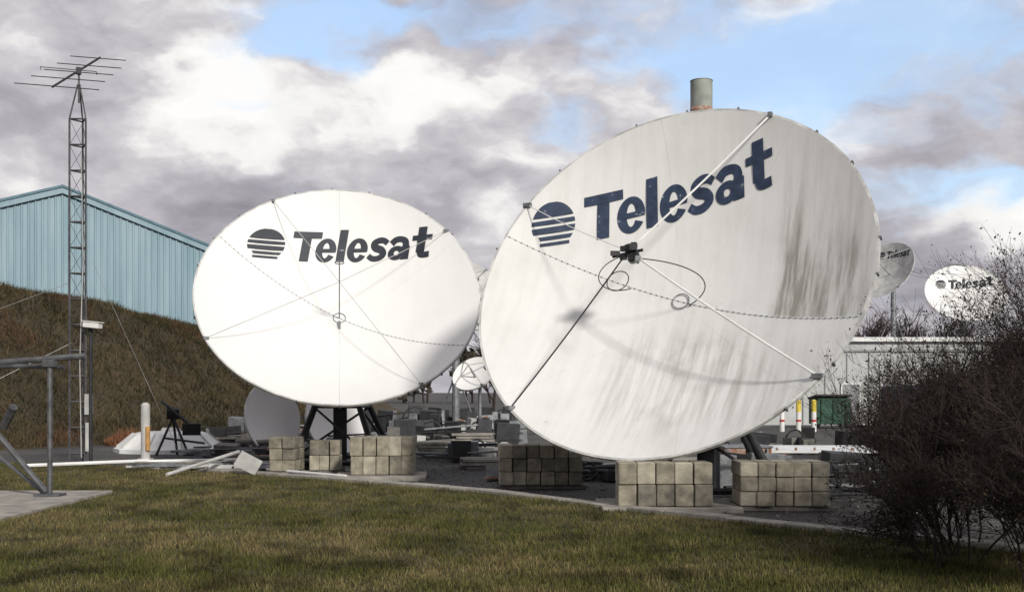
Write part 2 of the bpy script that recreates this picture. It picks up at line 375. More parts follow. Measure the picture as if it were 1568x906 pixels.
# heavy italic sign lettering drawn as strokes (cap height 1)
WORDW=5.22
def glyphs():
    out=[]   # (verts, faces, layer)
    def rect(x0,y0,x1,y1,L): out.append(([(x0,y0),(x1,y0),(x1,y1),(x0,y1)],[(0,1,2,3)],L))
    def arc(cx,cy,ro,ri,a0,a1,L,k=26):
        v=[];f=[]
        for i in range(k+1):
            t=R(a0+(a1-a0)*i/k); v+=[(cx+ro[0]*math.cos(t),cy+ro[1]*math.sin(t)),(cx+ri[0]*math.cos(t),cy+ri[1]*math.sin(t))]
        f=[(2*i,2*i+2,2*i+3,2*i+1) for i in range(k)]; out.append((v,f,L))
    def stroke(P,w,L,k=5):
        Q=[]
        PP=[P[0]]+list(P)+[P[-1]]
        for i in range(1,len(PP)-2):
            for s_ in range(k):
                t=s_/k; q=[]
                for c in (0,1):
                    p0,p1,p2,p3=PP[i-1][c],PP[i][c],PP[i+1][c],PP[i+2][c]
                    q.append(.5*((2*p1)+(-p0+p2)*t+(2*p0-5*p1+4*p2-p3)*t*t+(-p0+3*p1-3*p2+p3)*t**3))
                Q.append(q)
        Q.append(P[-1]); v=[]
        for i,q in enumerate(Q):
            a=Q[max(0,i-1)];b=Q[min(len(Q)-1,i+1)]; dx,dy=b[0]-a[0],b[1]-a[1]; l=math.hypot(dx,dy)+1e-9
            ww=w[0]+(w[1]-w[0])*abs(2*i/(len(Q)-1)-1) if isinstance(w,tuple) else w
            v+=[(q[0]-dy/l*ww/2,q[1]+dx/l*ww/2),(q[0]+dy/l*ww/2,q[1]-dx/l*ww/2)]
        out.append((v,[(2*i,2*i+2,2*i+3,2*i+1) for i in range(len(Q)-1)],L))
    rect(.0,.79,1.02,1.0,0); rect(.34,0,.66,.79,0)
    def e(o):
        arc(o+.37,.39,(.37,.41),(.12,.26),0,330,0); rect(o+.14,.325,o+.73,.45,1)
    e(.86); rect(1.64,0,1.94,1.08,0); e(1.99)
    o=2.76
    stroke([(o+.66,.59),(o+.52,.685),(o+.34,.695),(o+.175,.60),(o+.24,.46),(o+.46,.37),(o+.55,.22),(o+.40,.095),(o+.18,.09),(o+.02,.20)],(.25,.17),0)
    o=3.48
    stroke([(o+.09,.56),(o+.23,.685),(o+.44,.695),(o+.58,.60),(o+.605,.40)],(.19,.24),0)
    rect(o+.465,0,o+.755,.46,1); arc(o+.30,.235,(.30,.245),(.09,.085),0,360,2)
    o=4.31
    rect(o+.16,.20,o+.46,1.05,0); rect(o-.02,.61,o+.68,.78,1); stroke([(o+.31,.23),(o+.34,.13),(o+.45,.095),(o+.64,.105)],(.21,.21),2)
    return out
GLY=glyphs()

def make_dish(name,C,azdeg,eldeg,Rr,D,front,struts=(),boom=0,meet=None,feed_off=(0,0),logo=None,logomat=None,
              seam=None,legs=None,detail=True,strut_r=.012,mount_h=None,ribs=12,spokes=(60,120,240,300)):
    """azdeg: heading of the axis measured from -Y toward +X"""
    C=Vector(C); a=R(azdeg); e=R(eldeg)
    n=Vector((math.sin(a)*math.cos(e),-math.cos(a)*math.cos(e),math.sin(e)))
    u=Vector((math.cos(a),math.sin(a),0)); v=n.cross(u)
    if v.z<0: v=-v
    V0=C-n*D
    root=empty(name,(V0.x,V0.y,0))
    def S(p,q,off=0):
        return V0+u*(p*Rr)+v*(q*Rr)+n*(D*(p*p+q*q)+off)
    nr,ns=(44,160) if detail else (14,48)
    vs=[S(0,0)];uvs=[(0,0)]
    for i in range(1,nr+1):
        r=i/nr
        for j in range(ns):
            t=2*math.pi*j/ns; p,q=r*math.cos(t),r*math.sin(t); vs.append(S(p,q)); uvs.append((p,q))
    fs=[(0,1+j,1+(j+1)%ns) for j in range(ns)]
    for i in range(nr-1):
        o=1+i*ns
        fs+=[(o+j,o+ns+j,o+ns+(j+1)%ns,o+(j+1)%ns) for j in range(ns)]
    mb=MB(); mb.add(vs,fs)
    o=mb.obj('reflector',[front],root,smooth=True)
    ul=o.data.uv_layers.new(name='UVMap')
    li=np.zeros(len(o.data.loops),np.int32); o.data.loops.foreach_get('vertex_index',li)
    ul.data.foreach_set('uv',np.array(uvs,np.float32)[li].ravel())
    mb=MB(); prof=[(1,0),(1.012,.006),(1.014,-.05),(1.0,-.075),(.985,-.05)]
    vs=[];
    for (r,c) in prof:
        for j in range(ns):
            t=2*math.pi*j/ns; vs.append(V0+u*(r*Rr*math.cos(t))+v*(r*Rr*math.sin(t))+n*(D+c))
    fs=[]
    for i in range(len(prof)-1):
        fs+=[(i*ns+j,i*ns+(j+1)%ns,(i+1)*ns+(j+1)%ns,(i+1)*ns+j) for j in range(ns)]
    mb.add(vs,fs)
    mb.obj('rim',[M['rim']],root)
    mb=MB(); bs=24 if not detail else 72; br_=10
    vs=[]
    for i in range(br_+1):
        r=.985*i/br_
        for j in range(bs):
            t=2*math.pi*j/bs; vs.append(S(r*math.cos(t),r*math.sin(t),-.05))
    fs=[]
    for i in range(br_): fs+=[(i*bs+j,i*bs+(j+1)%bs,(i+1)*bs+(j+1)%bs,(i+1)*bs+j) for j in range(bs)]
    mb.add(vs,fs)
    for k in range(ribs):
        t=2*math.pi*(k+.5)/ribs; cs,sn=math.cos(t),math.sin(t)
        for i in range(5):
            r0,r1=.1+.17*i,.1+.17*(i+1)
            dep=lambda r:.22*(1-r)+.05
            q=[S(r0*cs,r0*sn,-.05),S(r1*cs,r1*sn,-.05),S(r1*cs,r1*sn,-.05-dep(r1)),S(r0*cs,r0*sn,-.05-dep(r0))]
            w_=(u*(-sn)+v*cs)*.025
            mb.add([x+w_ for x in q]+[x-w_ for x in q],[(0,1,2,3),(7,6,5,4),(2,6,7,3),(0,4,5,1)],1)
    mb.tube(V0-n*.06,V0-n*.45,.16*Rr,.14*Rr,20,1)
    mb.obj('back_structure',[M['dishback'],M['steel']],root)
    fm=MB()
    if boom:
        tip=V0+n*boom+u*feed_off[0]+v*feed_off[1]
        fm.tube(S(0,0),tip,.014 if detail else .03,n=8,mi=0)
        ring=[]
        for k in range(17):
            t=2*math.pi*k/16; ring.append(S(.045*math.cos(t),.045*math.sin(t),.02))
        fm.path(ring,.008,5)
        if detail:
            fm.path([tip+u*(.1*math.cos(k*.5))+n*(.05*math.sin(k*.5)) for k in range(13)],.012,5)
            fm.box(S(0,-.09,.01),(.06,.05,.3),a)
        mt=V0+n*meet if meet else tip
        for k,ang in enumerate(struts):
            t=R(ang); p=S(math.cos(t),math.sin(t),.02)
            fm.tube(p,mt,strut_r,n=6,mi=1)
            fm.box(p,(.12,.06,.06),t)
        fm.obj('feed_struts',[M['steel'],M['greywhite']],root)
    if seam is not None:
        sb=MB(); t=R(seam); k=int(2*Rr/.11)
        for i in range(k):
            r=-1+2*(i+.5)/k
            p=S(r*math.cos(t),r*math.sin(t),.006); sb.tube(p-n*.004,p+n*.012,.012,n=5)
        k=60
        for i in range(k):
            ra=-1+2*i/k; rb=-1+2*(i+1)/k
            sb.tube(S(ra*math.cos(t),ra*math.sin(t),.001),S(rb*math.cos(t),rb*math.sin(t),.001),.004,n=4,cap=False)
        for dt in spokes:
            tt=t+R(dt)
            for i in range(30):
                ra=.08+.92*i/30; rb=.08+.92*(i+1)/30
                sb.tube(S(ra*math.cos(tt),ra*math.sin(tt),-.0035),S(rb*math.cos(tt),rb*math.sin(tt),-.0035),.005,n=4,cap=False,mi=1)
        sb.obj('seam_bolts',[M['steel'],M['greywhite']],root)
        cl_=MB()
        for ang in range(0,360,20):
            t2=R(ang+7+ (ang*13)%11); p=V0+u*(1.016*Rr*math.cos(t2))+v*(1.016*Rr*math.sin(t2))+n*(D-.02)
            cl_.tube(p-n*.05,p+n*.04,.02,n=6)
        cl_.obj('rim_clips',[M['steel']],root)
    if logo:
        P0_,P1_,hgt,bulge,gap=logo
        P0_=Vector(P0_);P1_=Vector(P1_); dd=P1_-P0_; pp=Vector((-dd.y,dd.x)).normalized()
        kk=.0022 if detail else .01
        def Lp(sx,ty,L=0):
            q=P0_+dd*sx+pp*(ty*hgt+bulge*4*sx*(1-sx)); return S(q.x,q.y,.012+L*kk)
        lm=MB()
        for gv,gf,L in GLY:
            lm.add([Lp(gap+(1-gap)*(gx+.20*gy)/WORDW,gy,L) for gx,gy in gv],gf)
        cuts=[(1.03,.70),(.635,.535),(.47,.33),(.265,.175),(.115,.04)]
        def half(yy): return math.sqrt(max(0,1-((yy-.52)/.52)**2))
        for hi,lo in cuts:
            pts_=[]
            for side in(-1,1):
                seq=[hi+(lo-hi)*q/10 for q in range(11)]
                if side==-1: seq=seq[::-1]
                for yy in seq:
                    hw=half(yy)
                    xx=.5+side*.5*hw
                    if side==-1 and yy<.30: xx=.5-.5*max(hw,.80)+.08
                    if side==1 and yy<.30: xx=.5+.5*max(hw,.7)
                    pts_.append((xx+.12*(yy-.5),yy))
            lm.add([Lp((gap-.02)*a_,b_) for a_,b_ in pts_],[tuple(range(len(pts_)))])
        lm.obj('lettering',[logomat],root)
    if legs:
        lg=MB(); hub=V0-n*.75
        lg.tube(V0-n*.45,hub,.22,.22,12)
        lg.box(hub,(.7,.5,.5),a,0)
        for (x_,y_) in legs:
            lg.tube(hub+Vector((0,0,-.1)),(x_,y_,.12),.07,n=10)
        for i in range(len(legs)):
            A=legs[i];B=legs[(i+1)%len(legs)]
            lg.tube((A[0],A[1],.2),(B[0],B[1],.2),.06,n=6)
            m0=hub.lerp(Vector((A[0],A[1],.12)),.55); m1=hub.lerp(Vector((B[0],B[1],.12)),.55)
            lg.tube(m0,m1,.035,n=6)
            lg.tube(m0,(B[0],B[1],.2),.03,n=6)
        cx_=sum(l[0] for l in legs)/4; cy_=sum(l[1] for l in legs)/4
        lg.box((cx_,cy_,.9),(.32,.32,1.8),a,0); lg.tube((cx_,cy_,1.7),hub,.16,n=12)
        lg.tube(hub,S(.0,-.75,-.1),.05,n=8)
        for (x_,y_) in legs: lg.box((x_,y_,.07),(.4,.4,.06),a)
        lg.obj('mount_legs',[M['dark']],root)
    elif mount_h is not None:
        lg=MB(); hub=V0-n*.5
        lg.tube(V0-n*.3,hub,.12,n=8); lg.tube(hub,(hub.x,hub.y,mount_h),.12*Rr/1.5,n=10)
        lg.box((hub.x,hub.y,mount_h+.03),(.5,.5,.06))
        for q in (-1,1): lg.tube((hub.x+q*.5*Rr,hub.y+.3,mount_h),(hub.x,hub.y,(hub.z+mount_h)/2),.04,n=6)
        lg.obj('pedestal',[M['steel']],root)
    return dict(root=root,V0=V0,n=n,u=u,v=v,S=S,R=Rr,D=D)

dl=make_dish('satellite_dish',(-3.93,25,4.13),9,36,3.19,1.02,M['dishL'],struts=(37,119.5,207,303),boom=1.92,meet=1.28,
   logo=((-.67,.405),(.72,.43),.225,.07,.215),logomat=M['logoL'],seam=-30,
   legs=[(-5.0,24.9),(-3.0,24.6),(-2.9,27.2),(-5.4,27.4)],strut_r=.008)
dr=make_dish('satellite_dish',(2.56,18.5,3.82),-29,28,3.45,.95,M['dishR'],
   struts=(),boom=0,logo=((-.81,.245),(.48,.585),.24,.03,.19),logomat=M['logoR'],seam=-17,
   legs=[(2.0,17.4),(4.4,17.9),(4.8,20.9),(2.7,21.4)],spokes=(75,118,240,300,335))
V0,n_,u_,v_,S=dr['V0'],dr['n'],dr['u'],dr['v'],dr['S']
tip=V0+n_*1.62-u_*.40
fm=MB()
for ang,mi,rr in ((66,2,.018),(151,2,.009),(324,2,.020),(229,1,.014)):
    t=R(ang); p=S(math.cos(t),math.sin(t),.03)
    d_=tip-p; sag=Vector((0,0,-.04))
    pts=[p+d_*(k/8)+sag*math.sin(math.pi*k/8) for k in range(9)]
    fm.path(pts,rr,6,mi); fm.box(p,(.16,.07,.07),t,0)
    fm.box(tip+(p-tip)*.04,(.09,.09,.09),t,1)
fm.tube(tip+n_*.12,tip-n_*.20,.045,.075,12,1); fm.tube(tip-n_*.2,tip-n_*.26,.09,.09,12,0)
fm.tube(tip+u_*.26+v_*.0,tip-u_*.26-v_*.1,.026,n=8,mi=1)
fm.tube(tip+u_*.06+v_*.14,tip+u_*.22-v_*.16,.035,n=8,mi=1); fm.box(tip+n_*.1+u_*.1,(.14,.11,.10),.4,1)
fm.box(tip-u_*.2+n_*.05-v_*.07,(.15,.06,.08),.2,1); fm.box(tip+u_*.2-v_*.16,(.09,.08,.08),.1,0)
fm.tube(tip,tip-n_*.35+u_*.05,.03,n=8,mi=0)
def ring(c,r,k=24): return [c+u_*(r*math.cos(2*math.pi*i/k))+v_*(r*math.sin(2*math.pi*i/k))for i in range(k+1)]
def bez(P,k=20):
    out=[]
    for i in range(k+1):
        t=i/k; Q=[Vector(p) for p in P]
        while len(Q)>1: Q=[Q[j].lerp(Q[j+1],t) for j in range(len(Q)-1)]
        out.append(Q[0])
    return out
fm.path(ring(tip-v_*.52-u_*.12-n_*.1,.19),.009,5,1)
fm.path(ring(S(0,0,.03),.15),.010,5,0)
fm.path(bez([tip-v_*.1-u_*.1,tip-v_*.35-u_*.75,tip-v_*.9-u_*.35,tip-v_*.75+u_*.2]),.009,5,1)
fm.path(bez([tip-v_*.15+u_*.1,tip-v_*.05+u_*.9-n_*.3,S(.28,.05,.3),S(.05,-.03,.03)]),.010,5,1)
fm.obj('feed_assembly',[M['steel'],M['dark'],M['white']],dr['root'],smooth=False)

def bd(C,az_,el_,Rr,D,ground=0,front=None,logo=None,boom=True,mount=True):
    return make_dish('satellite_dish',C,az_,el_,Rr,D,front or M['dishL'],struts=(45,135,225,315) if boom else (),boom=.85*Rr if boom else 0,
       logo=logo,logomat=M['logoL'],detail=False,strut_r=.02,mount_h=ground if mount else None,ribs=10)
bd((-2.0,45,5.85),25,38,1.95,.5,0,M['greywhite'])
bd((31.0,75,8.6),-10,40,2.65,.6,4.7,M['dishL'],logo=((-.68,.25),(.78,.31),.27,.06,.215))
bd((23.75,70,9.6),-52,28,2.0,.6,4.7,M['greywhite'],logo=((-.5,.5),(.7,.5),.22,.06,.225))
bd((-1.35,38,2.45),-25,40,.75,.2,0)
bd((-6.95,32,1.05),55,8,1.05,.3,0,boom=False)
bd((-5.2,32.6,1.05),48,10,1.1,.3,0,boom=False)

mb=MB(); cx,cy=-10.35,33.3; prof=[(1.66,0),(1.66,.12),(1.56,.16),(1.10,.55),(.90,.6),(.3,.62),(.25,.72),(0.01,.73)]; K=10; vs=[]
for r,z in prof:
    for j in range(K): t=2*math.pi*j/K+.2; vs.append((cx+r*math.cos(t),cy+r*math.sin(t),z))
fs=[]
for i in range(len(prof)-1): fs+=[(i*K+j,i*K+(j+1)%K,(i+1)*K+(j+1)%K,(i+1)*K+j) for j in range(K)]
mb.add(vs,fs)
for j in range(K):
    t=2*math.pi*j/K+.2; mb.tube((cx+1.56*math.cos(t),cy+1.56*math.sin(t),.17),(cx+1.08*math.cos(t),cy+1.08*math.sin(t),.57),.03,n=5,mi=1)
mb.obj('upturned_reflector',[M['white'],M['greywhite']])

# ---------------------------------------------------------------- block stacks
def stack(x0,x1,y0,dep,h,cols,rows,rz=0,ny=2,missing=0):
    mb=MB(); cx=(x0+x1)/2; w_=(x1-x0)/cols; bh=h/rows; bd_=dep/ny
    for r in range(rows):
        for c in range(cols):
            for q in range(ny):
                if r==rows-1 and random.random()<missing: continue
                lx=-(x1-x0)/2+w_*(c+.5)+random.uniform(-.012,.012); ly=bd_*(q+.5)+random.uniform(-.03,.03)
                X_=cx+lx*math.cos(rz)-ly*math.sin(rz); Y_=y0+lx*math.sin(rz)+ly*math.cos(rz)
                mb.box((X_,Y_,.085+bh*(r+.5)),(w_-.010,bd_-.012,bh-.006),rz+random.uniform(-.035,.035),random.choice((0,0,1,2)))
    for q in (.15,.85):
        ly=dep*q; mb.box((cx-ly*math.sin(rz),y0+ly*math.cos(rz),.042),((x1-x0)+.15,.12,.08),rz,3)
    mb.obj('concrete_block_stack',[M['blockA'],M['blockB'],M['blockC'],M['wood']],bevel=.012)
stack(1.60,3.00,16.45,.62,.66,5,2)
stack(3.42,4.76,16.45,.8,.66,5,3,-.04)
stack(-.24,1.30,20.2,.9,.74,6,3,.03,missing=.15)
stack(-3.35,-2.02,22.75,1.0,.78,5,2,.06)
stack(-5.26,-4.68,23.7,.7,.74,2,3,-.12)
stack(-4.44,-3.78,24.0,.6,.66,3,2,.05)

# ---------------------------------------------------------------- scrap and stores
def planks(x0,x1,y0,z0,rows,nw,t=.07,rz=0):
    mb=MB()
    for r in range(rows):
        for k in range(nw):
            L=(x1-x0)*random.uniform(.85,1.05)
            mb.box(((x0+x1)/2+random.uniform(-.08,.08),y0+k*.2,z0+t*(r+.5)+r*.02),(L,.17,t),rz+random.uniform(-.03,.03),random.choice((0,1)))
    mb.obj('timber_stack',[M['wood'],M['conc']],bevel=.006)
planks(-2.6,-.95,30,0,5,5); planks(-8.0,-6.6,31.5,0,5,5); planks(-1.2,.1,25.5,0,3,5)
planks(3.0,4.8,22.5,0,5,4); planks(-1.9,-.6,34,0,6,4)
def scrap(name,cx,cy,wx,wy,h,nt_=18,nb_=8,Lr=(.6,2.2),mats=('steel','dark','wood','rust','black')):
    mb=MB(); ms=[M[k] for k in mats]
    for _ in range(nt_):
        x_,y_=cx+random.uniform(-wx,wx),cy+random.uniform(-wy,wy); L=random.uniform(*Lr); a_=random.gauss(0,.3)
        z0=random.uniform(.04,h*.5); z1=max(.04,z0+random.uniform(-.15,.15)*h); dx,dy=math.cos(a_)*L/2,math.sin(a_)*L/2
        mi=random.choice((0,0,1,1,2,2,3))%len(ms)
        if random.random()<.5: mb.tube((x_-dx,y_-dy,z0),(x_+dx,y_+dy,z1),random.uniform(.02,.05),n=7,mi=mi)
        else: mb.box((x_,y_,(z0+z1)/2),(L,.09,.05),a_,mi,random.uniform(-.2,.2),-(z1-z0)/L)
    for _ in range(nb_):
        s_z=random.uniform(.2,.6)*h*1.2
        mb.box((cx+random.uniform(-wx,wx),cy+random.uniform(-wy,wy),s_z/2+.01),(random.uniform(.25,.8),random.uniform(.1,.5),s_z),random.uniform(-.4,.4),
           random.choice((0,1,1,2,4)),random.uniform(-.12,.12),random.uniform(-.12,.12))
    for _ in range(2):
        c=Vector((cx+random.uniform(-wx,wx),cy+random.uniform(-wy,wy),h*.35)); r=h*.3
        pts=[c+Vector((r*math.cos(k*.5236),.1*math.sin(k),r*math.sin(k*.5236))) for k in range(13)]
        mb.path(pts,.03,6,len(ms)-1)
    mb.obj(name,ms,bevel=.004)
scrap('scrap_pipe_pile',-6.6,25.2,1.3,.5,.35,30,3,(1.0,2.6),('steel','greywhite','wood','conc','dark'))
scrap('scrap_metal_pile',-7.6,29.5,1.3,1.2,.6,20,10)
scrap('scrap_metal_pile',-1.6,36,2.0,2,1.3,18,26,(.6,2.2),('steel','dark','greywhite','rust','black'))
scrap('scrap_metal_pile',-.2,29,1.6,1.5,.8,14,14,(.6,2.2),('steel','dark','greywhite','rust','black'))
scrap('scrap_metal_pile',-4.3,34,2.2,1.6,1.0,14,16)
scrap('scrap_metal_pile',-9.0,38.5,2.0,1.5,.9,12,16,(.5,1.5))
scrap('scrap_metal_pile',5.6,20,1.8,1.8,.9,24,14,(.6,2.2),('dark','steel','dark','rust','black'))
scrap('scrap_metal_pile',1.0,22.6,1.4,.8,.6,14,8,(.6,2),('dark','steel','dark','rust','black'))
scrap('scrap_metal_pile',9.5,33,3,2,1.0,18,14)
scrap('scrap_metal_pile',-6.0,45,5,3,1.8,20,34,(.6,2),('dark','steel','dark','rust','black'))
scrap('scrap_metal_pile',3,48,7,3,1.6,20,34,(.6,2),('dark','steel','dark','rust','black'))
mb=MB(); mb.tube((-11.3,25.3,.10),(-8.9,26.9,.12),.045,n=8); mb.tube((-8.9,26.9,.1),(-6.8,27.6,.1),.045,n=8)
mb.tube((-5.4,24.2,.1),(-3.4,22.5,.08),.03,n=8); mb.obj('loose_pipe',[M['white']])
mb=MB(); mb.tube((-7.2,22.9,.08),(-6.2,24.9,.45),.04,n=8); mb.box((-5.6,23.3,.3),(.5,.06,.34),.5,0,.2,.5); mb.obj('leaning_pole',[M['greywhite']])
mb=MB(); mb.box((4.75,22.6,.5),(.95,.9,.34),.05,0); mb.box((4.75,22.6,.69),(1.0,.95,.04),.05,1)
for q in(-.4,0,.4): mb.box((4.75+q,22.13,.5),(.05,.04,.34),.05,1)
for q in(-.4,.4): mb.box((4.75+q,22.6,.17),(.08,.9,.34),.05,1)
mb.obj('rusty_crate',[M['rust'],M['steel']],bevel=.01)
mb=MB(); mb.box((6.3,22.7,.62),(2.2,1.1,.04),-.03,0,R(4)); mb.box((5.5,22.7,.3),(.08,1,.6),0,1); mb.box((7.1,22.7,.3),(.08,1,.6),0,1)
for k in range(6): mb.box((5.35+k*.38,22.16,.655),(.05,.04,.06),0,1)
mb.obj('metal_work_table',[M['white'],M['rust']],bevel=.01)
mb=MB()
for base in (5.2,6.0):
    for q in range(3):
        yy=17.6+q*.35; zz=.15+(q%2)*.5
        mb.tube((base-.2,yy,zz),(base+2.2,yy+.5,zz),.025,n=6)
    for k in range(10):
        x_=base-.2+k*.24; mb.tube((x_,17.6+k*.05,.15),(x_+.24,17.95+k*.05,.65),.015,n=5); mb.tube((x_,17.95+k*.05,.65),(x_+.24,18.3+k*.05,.15),.015,n=5)
mb.obj('lattice_section',[M['dark']])

# ---------------------------------------------------------------- antenna mast
mx,my=-10.65,27.0
mast=empty('lattice_antenna_mast',(mx,my,0)); mb=MB()
off=[(-.20,-.08),(.20,-.08),(0,.24)]
Ht=8.5
for ox,oy in off:
    mb.tube((mx+ox,my+oy,0),(mx+ox,my+oy,Ht),.026,n=6); mb.tube((mx+ox,my+oy,Ht),(mx+ox*.12,my+oy*.12,9.35),.02,n=6)
k=0; z=.3
while z<Ht:
    for i in range(3):
        A=off[i];B=off[(i+1)%3]
        mb.tube((mx+A[0],my+A[1],z),(mx+B[0],my+B[1],z),.022,n=5)
        if z+.63<Ht: mb.tube((mx+A[0],my+A[1],z),(mx+B[0],my+B[1],z+.63),.006,n=4)
    z+=.63
mb.tube((mx,my,8.9),(mx,my,9.7),.025,n=8)
mb.obj('tower',[mat('mast_steel',(.11,.11,.115),(.05,.05,.055),6,.6,.3)],mast)
mb=MB(); b0=Vector((-11.1,26.5,9.15)); b1=Vector((-10.35,27.6,10.2)); mb.tube(b0,b1,.026,n=6)
for f,L0,L1 in ((.03,.95,1.1),(.28,.85,.95),(.5,.8,.9),(.72,.75,.85),(.97,.72,.68)):
    p=b0.lerp(b1,f); mb.tube(p+Vector((-L0,0,.08*L0)),p+Vector((L1,0,-.08*L1)),.012,n=5)
p=b0.lerp(b1,.4); mb.path([p+Vector(q) for q in((-.75,0,.12),(-.78,0,.2),(.6,0,.08),(.62,0,0))],.01,5)
mb.box((mx,my-.02,9.68),(.12,.12,.16),.3); mb.obj('yagi_antenna',[M['dark']],mast)
mb=MB()
mb.tube((mx-.19,my,3.0),(-15.5,24.5,.1),.007,n=4); mb.tube((mx-.19,my,4.5),(-17,31,3.2),.007,n=4)
mb.tube((mx+.3,my+.1,5),(mx+1.2,my+4,0.2),.006,n=4)
mb.path([(mx+.1,my-.1,7.5),(mx+.14,my-.1,5),(mx+.06,my-.1,2.5),(mx+.1,my-.1,.2)],.012,5)
mb.box((mx+.28,my-.1,1.5),(.16,.14,.5)); mb.box((mx+.28,my-.1,.7),(.12,.12,.7)); mb.obj('guy_wires_and_boxes',[M['greywhite']],mast)
cc_=empty('security_camera_pole',(-10.28,26.8,0)); mb=MB()
mb.tube((-10.28,26.8,0),(-10.28,26.8,3.32),.045,n=10); mb.box((-10.28,26.8,.03),(.2,.2,.06)); mb.box((-10.28,26.8,3.33),(.1,.1,.08)); mb.obj('pole',[M['dark']],cc_)
mb=MB(); mb.box((-10.2,26.7,3.42),(.42,.2,.13),-.2,0,0,R(6)); mb.box((-10.2,26.7,3.505),(.5,.24,.025),-.2,0,0,R(6)); mb.obj('camera_housing',[M['white']],cc_,bevel=.01)
mb=MB(); mb.tube((-9.08,27.2,0),(-9.08,27.2,1.48),.11,n=16); mb.tube((-9.08,27.2,1.48),(-9.08,27.2,1.54),.11,.05,16)
mb.tube((-9.0,27.12,.35),(-9.0,27.12,.95),.06,n=12,mi=1); mb.box((-9.08,27.2,.1),(.3,.3,.12),0,0)
mb.obj('painted_post',[M['greywhite'],M['orange']],bevel=.004)
mb=MB(); c=Vector((-9.6,31,0))
for dx,dy in((-.45,0),(.45,.1),(0,.5)): mb.tube(c+Vector((dx,dy,0)),c+Vector((0,.1,1.1)),.04,n=6)
mb.box(c+Vector((0,.1,1.2)),(.35,.2,.3),.3,0,.4); mb.tube(c+Vector((-.3,0,1.55)),c+Vector((.6,0,.8)),.05,n=6)
mb.tube(c+Vector((-.2,0,.5)),c+Vector((.9,.1,.35)),.035,n=6); mb.box(c+Vector((.55,0,.75)),(.5,.06,.35),.2,0,.3)
mb.obj('antenna_mount',[M['dark']],bevel=.01)
m_fr=mat('frame_steel',(.13,.135,.14),(.06,.06,.065),5,.55,.4)
mb=MB()
mb.tube((-7.66,18.2,.08),(-7.66,18.2,2.2),.045,n=8); mb.tube((-12,18.0,2.02),(-7.12,18.3,2.40),.05,n=8)
mb.tube((-12,19.4,2.3),(-7.5,18.4,2.22),.04,n=8); mb.tube((-7.72,18.2,.15),(-9.2,18.2,1.9),.05,n=8)
mb.tube((-7.8,18.3,.12),(-9.3,18.6,1.2),.035,n=8); mb.tube((-12,18.2,.08),(-12,18.2,2.1),.05,n=8)
mb.box((-7.66,18.2,.1),(.42,.32,.04)); mb.box((-12,18.2,.1),(.42,.32,.04)); mb.box((-7.66,18.2,2.28),(.2,.16,.12),.1)
mb.tube((-8.7,18.8,1.2),(-8.4,18.5,1.55),.07,n=8)
mb.obj('steel_support_frame',[m_fr])

# ---------------------------------------------------------------- chimney
mb=MB(); px,py=10.35,60
mb.tube((px,py,0),(px,py,16.9),.6,.6,28,0); mb.tube((px,py,16.9),(px,py,17.3),.61,.61,28,1); mb.tube((px,py,17.3),(px,py,18.75),.6,.6,28,0,cap=False)
mb.tube((px,py,18.75),(px,py,18.78),.62,.62,28,0); mb.tube((px,py,18.79),(px,py,18.8),.5,.5,28,2)
for z in (4,8,12): mb.tube((px,py,z),(px,py,z+.1),.63,.63,28,2)
mb.obj('chimney_stack',[M['stack'],M['rust'],M['dark']])
for f in bpy.data.objects['chimney_stack'].data.polygons: f.use_smooth=len(f.vertices)==4

# ---------------------------------------------------------------- building on the right
bl=empty('industrial_building',(26,60,0))
mb=MB(); x0,x1,y0,y1,h=13.5,60,60,85,4.55
mb.box(((x0+x1)/2,(y0+y1)/2,h/2),(x1-x0,y1-y0,h),0,0)
mb.box(((x0+x1)/2,(y0+y1)/2,h+.12),(x1-x0+.5,y1-y0+.5,.24),0,1)
mb.box(((x0+x1)/2,y0-.04,h-.5),(x1-x0+.04,.08,.12),0,2)
x_=x0+1.2
while x_<x1: mb.box((x_,y0-.02,h/2-.3),(.06,.05,h-.7),0,2); x_+=1.2
mb.obj('walls',[M['wallw'],M['white'],M['trimw']],bl)
mb=MB()
mb.box((18.5,59.94,1.1),(.9,.12,2.2),0,0); mb.box((18.5,59.96,1.12),(1.1,.1,2.34),0,1); mb.box((18.2,59.87,1.0),(.08,.05,.12),0,2)
for xx in (21.5,26,31.5,37): 
    mb.box((xx,59.95,1.5),(2.8,.14,3.0),0,3); 
    for q in range(5): mb.box((xx,59.87,.3+q*.6),(2.8,.04,.04),0,2)
for xx in (15.3,24,28.9,34): mb.box((xx,59.94,2.4),(1.2,.12,.9),0,2); mb.box((xx,59.95,1.93),(1.4,.16,.06),0,1)
mb.obj('doors_and_windows',[M['trimw'],M['white'],M['glass'],M['greywhite']],bl)
mb=MB(); mb.box((15.9,55,.85),(1.7,1.4,1.3)); mb.box((15.9,54.95,1.56),(1.8,1.55,.1),0,1,R(-6)); 
for q in(-.6,0,.6): mb.box((15.9+q,54.27,.85),(.08,.06,1.25),0,0)
for q in(-.7,.7):
    for r_ in(-.5,.5): mb.tube((15.9+q-.05,55+r_,.12),(15.9+q+.05,55+r_,.12),.12,n=10,mi=1)
mb.obj('dumpster',[M['green'],M['dark']],bevel=.02)
for xx in(12.3,13.05,13.75):
    mb=MB(); mb.tube((xx,50,0),(xx,50,.9),.11,n=12,mi=0); mb.tube((xx,50,.9),(xx,50,1.4),.11,n=12,mi=1); mb.tube((xx,50,1.4),(xx,50,1.46),.11,.04,12,1)
    mb.tube((xx,50,.45),(xx,50,.55),.113,n=12,mi=2); mb.obj('bollard',[M['white'],M['yellow'],M['red']])
